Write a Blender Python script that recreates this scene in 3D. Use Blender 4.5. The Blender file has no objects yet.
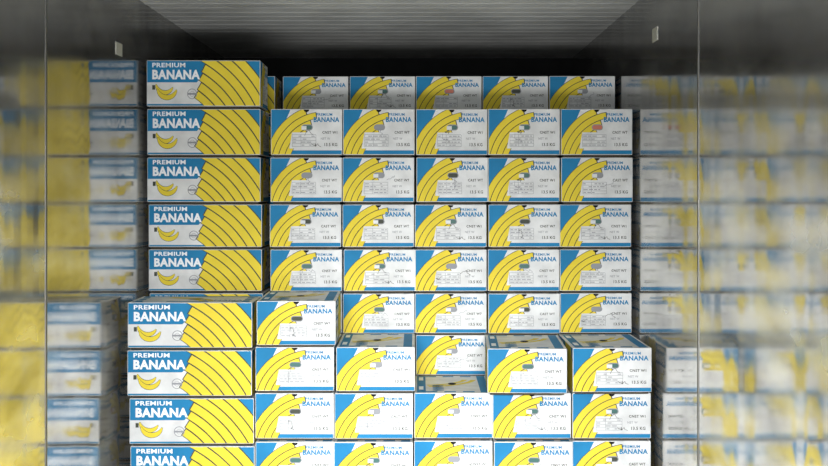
import bpy, bmesh, math, random
from mathutils import Vector, Matrix
random.seed(7)
sc=bpy.context.scene
sc.view_settings.view_transform='Standard'
sc.view_settings.look='None'
COL=sc.collection
CH=1.667   # camera height

def lin(c):
    return tuple(((v/255)/12.92 if v/255<=0.04045 else (((v/255)+0.055)/1.055)**2.4) for v in c)+(1,)

def mat(name,rgb,rough=.6,metal=0,noise=0.0,nscale=8,spec=.3,bump=0):
    m=bpy.data.materials.new(name); m.use_nodes=True
    nt=m.node_tree; b=nt.nodes['Principled BSDF']
    b.inputs['Roughness'].default_value=rough; b.inputs['Metallic'].default_value=metal
    b.inputs['Specular IOR Level'].default_value=spec
    c=lin(rgb)
    if noise>0:
        g=nt.nodes.new('ShaderNodeNewGeometry')
        n=nt.nodes.new('ShaderNodeTexNoise'); n.inputs['Scale'].default_value=nscale; n.inputs['Detail'].default_value=5
        r=nt.nodes.new('ShaderNodeValToRGB')
        r.color_ramp.elements[0].position=.3; r.color_ramp.elements[1].position=.65
        r.color_ramp.elements[0].color=tuple(v*(1-noise) for v in c[:3])+(1,)
        r.color_ramp.elements[1].color=c
        nt.links.new(g.outputs['Position'],n.inputs['Vector'])
        nt.links.new(n.outputs['Fac'],r.inputs['Fac']); nt.links.new(r.outputs['Color'],b.inputs['Base Color'])
        if bump:
            bp=nt.nodes.new('ShaderNodeBump'); bp.inputs['Strength'].default_value=bump; bp.inputs['Distance'].default_value=.02
            nt.links.new(n.outputs['Fac'],bp.inputs['Height']); nt.links.new(bp.outputs['Normal'],b.inputs['Normal'])
    else: b.inputs['Base Color'].default_value=c
    return m

M_WHITE=mat('printed_white_card',(222,224,224),.5,noise=.22,nscale=11,bump=.4)
M_BLUE=mat('printed_blue',(34,126,176),.6,noise=.15,spec=.15)
M_YEL=mat('printed_yellow',(228,206,62),.6,noise=.1,spec=.15)
M_DARK=mat('printed_dark_line',(62,66,56),.6)
M_BLACK=mat('hole_black',(12,12,14),.8)
M_GREY=mat('printed_grey',(140,143,148),.6)
M_KRAFT=mat('kraft_card',(70,62,50),.8,noise=.2)
M_TEXT=mat('printed_text_white',(235,240,244),.5)
M_GREEN=mat('sticker_green',(60,100,95),.5)
M_RED=mat('sticker_red',(190,110,90),.5)
MATS=[M_WHITE,M_BLUE,M_YEL,M_DARK,M_BLACK,M_GREY,M_KRAFT,M_TEXT,M_GREEN,M_RED]
WH,BL,YE,DK,BK,GR,KR,TX,GN,RD=range(10)

# ---------- text to 2D triangles ----------
_tc={}
def text2d(s,bold=.02):
    k=(s,bold)
    if k in _tc: return _tc[k]
    cu=bpy.data.curves.new('t','FONT'); cu.body=s; cu.size=1; cu.offset=bold; cu.resolution_u=2
    cu.space_character=1.08
    ob=bpy.data.objects.new('t',cu); COL.objects.link(ob)
    dg=bpy.context.evaluated_depsgraph_get(); dg.update()
    me=ob.evaluated_get(dg).to_mesh()
    polys=[[ (me.vertices[i].co.x,me.vertices[i].co.y) for i in p.vertices] for p in me.polygons]
    ob.evaluated_get(dg).to_mesh_clear()
    bpy.data.objects.remove(ob); bpy.data.curves.remove(cu)
    xs=[p[0] for q in polys for p in q]; ys=[p[1] for q in polys for p in q]
    x0,x1,y0,y1=min(xs),max(xs),min(ys),max(ys)
    r=[[((x-x0)/(x1-x0),(y-y0)/(y1-y0)) for x,y in q] for q in polys]
    _tc[k]=r; return r

def clip(poly,rect):
    x0,y0,x1,y1=rect
    for ax,lim,sg in ((0,x0,1),(0,x1,-1),(1,y0,1),(1,y1,-1)):
        out=[]; n=len(poly)
        if n<3: return []
        for i in range(n):
            a=poly[i]; b=poly[(i+1)%n]
            da=(a[ax]-lim)*sg; db=(b[ax]-lim)*sg
            if da>=0: out.append(a)
            if (da>0 and db<0) or (da<0 and db>0):
                t=da/(da-db); out.append((a[0]+t*(b[0]-a[0]),a[1]+t*(b[1]-a[1])))
        poly=out
    return poly if len(poly)>=3 else []

class Face:
    """2-D artwork drawn as thin printed layers on one face of a carton"""
    def __init__(s,bm,o,u,v,w,h):
        s.bm=bm;s.o=Vector(o);s.u=Vector(u);s.v=Vector(v);s.n=s.u.cross(s.v);s.w=w;s.h=h
        s.rect=(.003,.003,w-.003,h-.003)
    def poly(s,pts,m,layer=1,rect=None):
        p=clip(list(pts),rect or s.rect)
        if not p: return
        q=[]
        for a in p:
            if not q or (abs(a[0]-q[-1][0])+abs(a[1]-q[-1][1])>1e-6): q.append(a)
        if len(q)<3: return
        ar=sum(q[i][0]*q[(i+1)%len(q)][1]-q[(i+1)%len(q)][0]*q[i][1] for i in range(len(q)))
        if abs(ar)<1e-9: return
        if ar<0: q.reverse()
        vs=[s.bm.verts.new(s.o+s.u*a+s.v*b+s.n*(.00035*layer)) for a,b in q]
        f=s.bm.faces.new(vs); f.material_index=m
    def rectf(s,x0,y0,x1,y1,m,layer=1): s.poly([(x0,y0),(x1,y0),(x1,y1),(x0,y1)],m,layer)
    def arc(s,cx,cy,r0,r1,a0,a1,m,layer=1,n=20,taper=False,rect=None):
        def rr(i):
            if not taper: return r0,r1
            t=i/n; k=math.sin(math.pi*min(max(t,.02),.98))**.5
            mid=(r0+r1)/2; return mid-(mid-r0)*k, mid+(r1-mid)*k
        for i in range(n):
            A=math.radians(a0+(a1-a0)*i/n); B=math.radians(a0+(a1-a0)*(i+1)/n)
            p0,p1=rr(i); q0,q1=rr(i+1)
            s.poly([(cx+p0*math.cos(A),cy+p0*math.sin(A)),(cx+p1*math.cos(A),cy+p1*math.sin(A)),
                    (cx+q1*math.cos(B),cy+q1*math.sin(B)),(cx+q0*math.cos(B),cy+q0*math.sin(B))],m,layer,rect)
    def text(s,t,x,y,w,h,m,layer=3,bold=.02,shear=0):
        for q in text2d(t,bold):
            s.poly([(x+a*w+shear*b*h,y+b*h) for a,b in q],m,layer)
    def line(s,pts,wd,m,layer=4):
        for a,b in zip(pts,pts[1:]):
            d=Vector((b[0]-a[0],b[1]-a[1])); 
            if d.length<1e-6: continue
            d.normalize(); k=(-d.y*wd/2,d.x*wd/2)
            s.poly([(a[0]+k[0],a[1]+k[1]),(b[0]+k[0],b[1]+k[1]),(b[0]-k[0],b[1]-k[1]),(a[0]-k[0],a[1]-k[1])],m,layer)

L,W,H=.532,.336,.21

def art_long(F):
    w,h=F.w,F.h
    F.poly([(0,.52*h),(.44*w,.52*h),(.62*w,h),(0,h)],BL,1)
    F.poly([(.8*w,h),(w,h),(w,.6*h)],BL,1)
    # sweeping banana fingers
    cx,cy=.05*w,-1.3*h
    rs=[.355,.392,.430,.468,.508,.548,.590,.632]
    A=[57,58,60,61,66,70,72,72]
    for i,(r0,r1) in enumerate(zip(rs,rs[1:])):
        F.arc(cx,cy,r0,r1+.002,0,A[i],DK,2,26)
        F.arc(cx,cy,r0+.003,r1-.0025,0,A[i]-.6,YE,3,26)
    F.text('PREMIUM',.05*w,.845*h,.29*w,.10*h,TX,4,.03)
    F.text('BANANA',.05*w,.585*h,.42*w,.21*h,TX,4,.045)
    # banana hand picture
    F.arc(.16*w,.50*h,.030,.052,185,335,DK,2,16,True); F.arc(.16*w,.50*h,.032,.050,187,333,YE,3,16,True)
    F.arc(.18*w,.42*h,.034,.058,190,345,DK,4,16,True); F.arc(.18*w,.42*h,.036,.056,192,343,YE,5,16,True)
    F.rectf(.05*w,.36*h,.075*w,.46*h,DK,5)
    # round seal
    F.arc(.40*w,.27*h,.020,.023,0,360,GR,4,20); F.arc(.40*w,.27*h,.010,.0115,0,360,GR,4,16)
    F.rectf(.36*w,.25*h,.44*w,.29*h,GR,5)
    F.rectf(0,0,.5*w,.05*h,BL,1)

def art_end(F,seed):
    rnd=random.Random(seed)
    w,h=F.w,F.h
    F.rectf(.1*w,0,w,.10*h,BL,1)
    F.poly([(0,.35*h),(.1*w,.35*h),(.28*w,h),(0,h)],BL,1)
    cx,cy=.74*w,-.30*h
    rs=[.165,.192,.220,.248,.278]
    for i,(r0,r1) in enumerate(zip(rs,rs[1:])):
        a0=[116,106,98,108][i]
        F.arc(cx,cy,r0,r1+.001,a0,185,DK,2,18)
        F.arc(cx,cy,r0+.002,r1-.0015,a0+1,185,YE,3,18)
    # text
    F.text('PREMIUM',.64*w,.85*h,.22*w,.06*h,BL,4,.02)
    F.text('BANANA',.60*w,.715*h,.36*w,.11*h,BL,4,.035)
    # hand hole, mostly covered by a sticker / fruit showing behind
    cc=rnd.choice([GR,GR,GN,DK,GN,DK,RD])
    for rad,m,l in ((.013,GR,5),(.009,cc,6)):
        c0,c1,cy2=.47*w,.55*w,.60*h
        pts=[(c1+rad*math.cos(a),cy2+rad*math.sin(a)) for a in [math.radians(x) for x in range(-90,91,20)]]
        pts+=[(c0+rad*math.cos(a),cy2+rad*math.sin(a)) for a in [math.radians(x) for x in range(90,271,20)]]
        F.poly(pts,m,l)
    if rnd.random()<.7:
        F.rectf(.43*w,.55*h,.50*w,.63*h,WH,7)
    # table / small print
    F.poly([(.26*w,.14*h),(.66*w,.14*h),(.66*w,.49*h),(.30*w,.49*h)],WH,5)
    for k in range(5):
        y=(.18+.065*k)*h
        F.rectf(.30*w,y,.63*w,y+.0015,GR,6)
        if k<4:
            x=.31*w
            while x<.6*w:
                d=rnd.uniform(.008,.022)
                if rnd.random()<.7: F.rectf(x,y+.005,min(x+d,.62*w),y+.0085,GR,6)
                x+=d+.005
    for x in (.30,.42,.63): F.rectf(x*w,.18*h,x*w+.0015,.44*h,GR,6)
    F.text(rnd.choice(['CNST W1','CNST WT','CAST WT','CNST W7']),.72*w,.46*h,.21*w,.06*h,DK,4,.02)
    F.text('13.5 KG',.75*w,.19*h,.18*w,.07*h,DK,4,.02)
    F.text('NET W',.70*w,.33*h,.13*w,.05*h,GR,4,.01)
    # pen scribble
    for _ in range(rnd.choice([0,1,1,2])):
        x=rnd.uniform(.36,.68)*w; y=rnd.uniform(.22,.5)*h; pts=[(x,y)]
        for k in range(7):
            x+=rnd.uniform(-.010,.016); y+=rnd.uniform(-.014,.014); pts.append((x,y))
        F.line(pts,.0018,rnd.choice([DK,GR]),8)
    # notch at top edge
    F.poly([(.5*w+.013*math.cos(math.radians(a)),h-.001+.013*math.sin(math.radians(a))) for a in range(180,361,20)],BK,9)

def make_box_mesh(seed):
    bm=bmesh.new()
    def cub(x,y,z0,z1,m,bev):
        r=bmesh.ops.create_cube(bm,size=1)
        vs=r['verts']
        for v in vs: v.co=Vector((v.co.x*x,v.co.y*y,z0+(v.co.z+.5)*(z1-z0)))
        fs=set(f for v in vs for f in v.link_faces)
        for f in fs: f.material_index=m
        if bev:
            es=list(set(e for v in vs for e in v.link_edges))
            bmesh.ops.bevel(bm,geom=es,offset=bev,segments=2,affect='EDGES',profile=.5,material=-1)
    cub(L-.024,W-.024,0,.03,KR,0)           # tray showing under the lid
    cub(L,W,.009,H-.0012,WH,.0034)            # telescoping lid
    z0=.009; h=H-.0012-z0
    art_long(Face(bm,(-L/2,-W/2,z0),(1,0,0),(0,0,1),L,h))
    art_long(Face(bm,(L/2,W/2,z0),(-1,0,0),(0,0,1),L,h))
    art_end(Face(bm,(L/2,-W/2,z0),(0,1,0),(0,0,1),W,h),seed)
    art_end(Face(bm,(-L/2,W/2,z0),(0,-1,0),(0,0,1),W,h),seed+50)
    T=Face(bm,(-L/2,-W/2,H-.0012),(1,0,0),(0,1,0),L,W)
    T.rectf(.012,.012,L-.012,.05,BL,1);T.rectf(.012,W-.05,L-.012,W-.012,BL,1)
    T.arc(.1,.02,.2,.225,10,80,YE,2,14); T.arc(.1,.02,.24,.265,10,80,YE,2,14)
    T.text('BANANA',.30,.08,.18,.05,BL,2,.04)
    T.poly([(L/2+.035*math.cos(math.radians(a)),W/2+.018*math.sin(math.radians(a))) for a in range(0,360,20)],BK,3)
    for x in (.06,.34): T.rectf(x,.02,x+.1,.04,TX,2)
    for y in (.05,.13,.21): T.rectf(L-.05,y,L-.02,y+.05,BL,2); T.rectf(.02,y,.05,y+.05,BL,2)
    me=bpy.data.meshes.new('banana_box_mesh'); bm.to_mesh(me); bm.free()
    for m in MATS: me.materials.append(m)
    return me
VAR=[make_box_mesh(100+i) for i in range(12)]

def put_box(x,y,z,h,endon,jit=1.0,rot=0):
    """x,y centre; z bottom"""
    ob=bpy.data.objects.new('banana_box',random.choice(VAR))
    COL.objects.link(ob)
    ob.location=(x+random.uniform(-.003,.003)*jit,y+random.uniform(-.016,.016)*jit,z)
    ob.rotation_euler=(0,0,(-math.pi/2 if endon else 0)+math.radians(random.uniform(-.4,.4)*jit+rot))
    ob.scale=(1,1,h/H)
    return ob

# ---- stacks ----
def rows(ys,scale,nfloor):
    zs=[CH-(y-190)/scale for y in ys]
    last=zs[-1]
    for k in range(1,nfloor+1): zs.append(last*(1-k/nfloor))
    return zs
PIT=.3405
SX=-.704
D_F,D_M,D_B=5.70,6.27,6.84
def column(zs,top,xc,yfront,endon,lean=0,topmove=(0,0,0)):
    dep=L if endon else W
    for i in range(top,len(zs)-1):
        h=zs[i]-zs[i+1]
        dx,dy,rt=topmove if i==top else (0,0,0)
        put_box(xc+lean*(i-top)+dx,yfront+dep/2+dy,zs[i+1],h-.0012,endon,rot=rt)
zm=rows([60,108.5,157,204,249,293,335,377],213,4)
for c in range(5): column(zm,1,SX+PIT*(c+.5),D_M,True)
column(zm,0,-1.286+L/2,D_M,False,lean=.003,topmove=(0,-.01,.5))
zb=[CH+.585-.205*i for i in range(10)]
while zb[-1]>.25: zb.append(zb[-1]-.205)
zb[-1]=0.0
for c in range(5): column(zb,0,SX+PIT*(c+.5),D_B,True)
column(zb,0,-1.275+L/2,D_B,False)
S=1335/D_F
zfl=rows([302,350,398,446,495],S,2)
zfs=rows([300,346.5,393,441,489],S,2)
column(zfl,0,-1.252+L/2,D_F,False,lean=.004)
tops=[0,1,2,1,1]
mv=[(0.006,-.015,1.2),(.006,-.01,.6),(0,0,0),(-.020,-.05,-1.8),(-.004,-.02,.4)]
for c in range(5): column(zfs,tops[c],-.706+.3390*(c+.5),D_F,True,topmove=mv[c])

# ---------- container shell ----------
def slab(name,x0,x1,y0,y1,z0,z1,m,bev=0):
    me=bpy.data.meshes.new(name); bm=bmesh.new(); bmesh.ops.create_cube(bm,size=1)
    for v in bm.verts: v.co=Vector((x0+(v.co.x+.5)*(x1-x0),y0+(v.co.y+.5)*(y1-y0),z0+(v.co.z+.5)*(z1-z0)))
    if bev: bmesh.ops.bevel(bm,geom=list(bm.edges),offset=bev,segments=2,affect='EDGES')
    bm.to_mesh(me); bm.free(); me.materials.append(m)
    ob=bpy.data.objects.new(name,me); COL.objects.link(ob); return ob

def steel():
    m=bpy.data.materials.new('scuffed_stainless'); m.use_nodes=True; nt=m.node_tree; N=nt.nodes; K=nt.links.new
    b=N['Principled BSDF']; b.inputs['Metallic'].default_value=.66
    b.inputs['Specular IOR Level'].default_value=.5
    g=N.new('ShaderNodeNewGeometry')
    def noise(scale,vec,detail=4,rot=0):
        mp=N.new('ShaderNodeMapping'); mp.inputs['Scale'].default_value=vec; mp.inputs['Rotation'].default_value=(rot,0,0); K(g.outputs['Position'],mp.inputs['Vector'])
        n=N.new('ShaderNodeTexNoise'); n.inputs['Scale'].default_value=scale; n.inputs['Detail'].default_value=detail
        K(mp.outputs['Vector'],n.inputs['Vector']); return n.outputs['Fac']
    a=noise(3.2,(1,.7,1.4),8); s2=noise(5,(1,.35,1.6),9,.3)
    r=N.new('ShaderNodeValToRGB'); e=r.color_ramp.elements
    e[0].position=.38; e[0].color=lin((166,164,160)); e[1].position=.58; e[1].color=lin((242,240,236))
    mx=N.new('ShaderNodeMix'); mx.data_type='FLOAT'; mx.inputs[0].default_value=.5
    K(a,mx.inputs[2]); K(s2,mx.inputs[3]); K(mx.outputs[0],r.inputs['Fac'])
    # wall colour darkened with height, standing in for weaker light up there
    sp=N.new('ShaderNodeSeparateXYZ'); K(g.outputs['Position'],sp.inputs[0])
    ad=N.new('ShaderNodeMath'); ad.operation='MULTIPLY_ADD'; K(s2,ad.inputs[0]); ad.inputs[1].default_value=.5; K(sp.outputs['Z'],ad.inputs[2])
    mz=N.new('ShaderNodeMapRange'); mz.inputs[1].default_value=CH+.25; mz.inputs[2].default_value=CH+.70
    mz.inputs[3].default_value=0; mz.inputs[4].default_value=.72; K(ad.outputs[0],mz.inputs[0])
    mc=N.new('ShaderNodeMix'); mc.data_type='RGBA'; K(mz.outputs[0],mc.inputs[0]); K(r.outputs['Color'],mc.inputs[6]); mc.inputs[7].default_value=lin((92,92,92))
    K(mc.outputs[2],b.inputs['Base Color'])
    mr=N.new('ShaderNodeMapRange'); mr.inputs[1].default_value=.38; mr.inputs[2].default_value=.62
    mr.inputs[3].default_value=.08; mr.inputs[4].default_value=.16
    K(s2,mr.inputs[0]); K(mr.outputs[0],b.inputs['Roughness'])
    # gentle panel waviness along the container only
    wv=noise(3.5,(.2,1,.03),1)
    b1=N.new('ShaderNodeBump'); b1.inputs['Strength'].default_value=.8; b1.inputs['Distance'].default_value=.012; K(wv,b1.inputs['Height'])
    K(b1.outputs['Normal'],b.inputs['Normal'])
    return m
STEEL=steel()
CEIL=mat('ceiling_panel_grey',(240,241,238),.5,noise=.3,nscale=3)
DRK=mat('dark_bulkhead',(46,47,48),.7,noise=.3)
ALU=mat('floor_aluminium',(120,120,118),.45,metal=.8,noise=.3)
XL,XR=-1.30,1.015
ZC=CH+.88
Y0,Y1=-1.5,8.9
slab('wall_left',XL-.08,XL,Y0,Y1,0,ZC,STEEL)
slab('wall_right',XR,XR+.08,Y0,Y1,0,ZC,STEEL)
slab('wall_back',XL-.08,XR+.08,Y1,Y1+.08,0,ZC,DRK)
slab('floor',XL-.08,XR+.08,Y0,Y1+.08,-.06,0,ALU)
# ribbed ceiling as one mesh
bm=bmesh.new()
prof=[]; y=Y0
while y<Y1:
    prof+= [(y,ZC),(y+.10,ZC),(y+.112,ZC-.002),(y+.148,ZC-.002),(y+.16,ZC)]; y+=.16
prof=[p for p in prof if p[0]<=Y1]+[(Y1,ZC)]
prev=None
for (yy,zz) in prof:
    cur=(bm.verts.new((XL,yy,zz)),bm.verts.new((XR,yy,zz)))
    if prev and (prev[0].co-cur[0].co).length>1e-5: bm.faces.new((prev[0],cur[0],cur[1],prev[1]))
    prev=cur
c=bmesh.ops.create_cube(bm,size=1)
for v in c['verts']: v.co=Vector((XL-.08+(v.co.x+.5)*(XR-XL+.16),Y0+(v.co.y+.5)*(Y1-Y0+.08),ZC+.004+(v.co.z+.5)*.06))
me=bpy.data.meshes.new('ceiling'); bm.to_mesh(me); bm.free(); me.materials.append(CEIL)
COL.objects.link(bpy.data.objects.new('ceiling',me))

# panel seams
SEAM=mat('seam_steel',(120,120,117),.45,metal=.6)
k=1
for y in (2.2,4.64):
    slab('trim_%d'%k,XL,XL+.002,y-.010,y+.010,0,ZC-.012,SEAM); k+=1
for y in (2.3,4.87):
    slab('trim_%d'%k,XR-.002,XR,y-.010,y+.010,0,ZC-.012,SEAM); k+=1
PL=mat('label_white',(205,205,195),.5)
slab('inspection_label',XL,XL+.003,5.70,5.82,CH+.58,CH+.635,PL,.001)
slab('inspection_label',XR-.003,XR,5.70,5.82,CH+.64,CH+.70,PL,.001)

# ---------- lights ----------
def area(name,loc,target,sx,sy,power,spread,color=(1,1,1)):
    l=bpy.data.lights.new(name,'AREA'); l.shape='RECTANGLE'; l.size=sx; l.size_y=sy; l.energy=power; l.spread=math.radians(spread); l.color=color
    o=bpy.data.objects.new(name,l); COL.objects.link(o); o.location=loc
    d=Vector(target)-Vector(loc); o.rotation_euler=d.to_track_quat('-Z','Y').to_euler(); return o
area('doorway_daylight',(-.1,-1.3,2.2),(-.1,6,.25),2.0,.5,27,27,(.99,.995,1))
area('doorway_fill_light',(-.1,-1.4,1.4),(-.1,6,1.6),2.0,1.9,17,110,(.97,.98,1))  # broad fill at the doorway, added to brighten box tops and ceiling
area('ceiling_fill_light',(-.1,-1.35,.4),(-.1,7,3.3),2.0,.6,13,34,(1,.99,.97))  # unseen uplight, added to lighten the ceiling
w=bpy.data.worlds.new('daylight'); sc.world=w; w.use_nodes=True
w.node_tree.nodes['Background'].inputs[0].default_value=(.93,.97,1,1)
w.node_tree.nodes['Background'].inputs[1].default_value=.9

# ---------- camera ----------
cd=bpy.data.cameras.new('camera'); co=bpy.data.objects.new('camera',cd); COL.objects.link(co)
co.location=(0,0,CH); co.rotation_euler=(math.pi/2,0,0)
cd.sensor_width=36; cd.lens=36*1335/828
cd.shift_x=-6/828; cd.shift_y=-43/828
cd.clip_start=.05
sc.camera=co
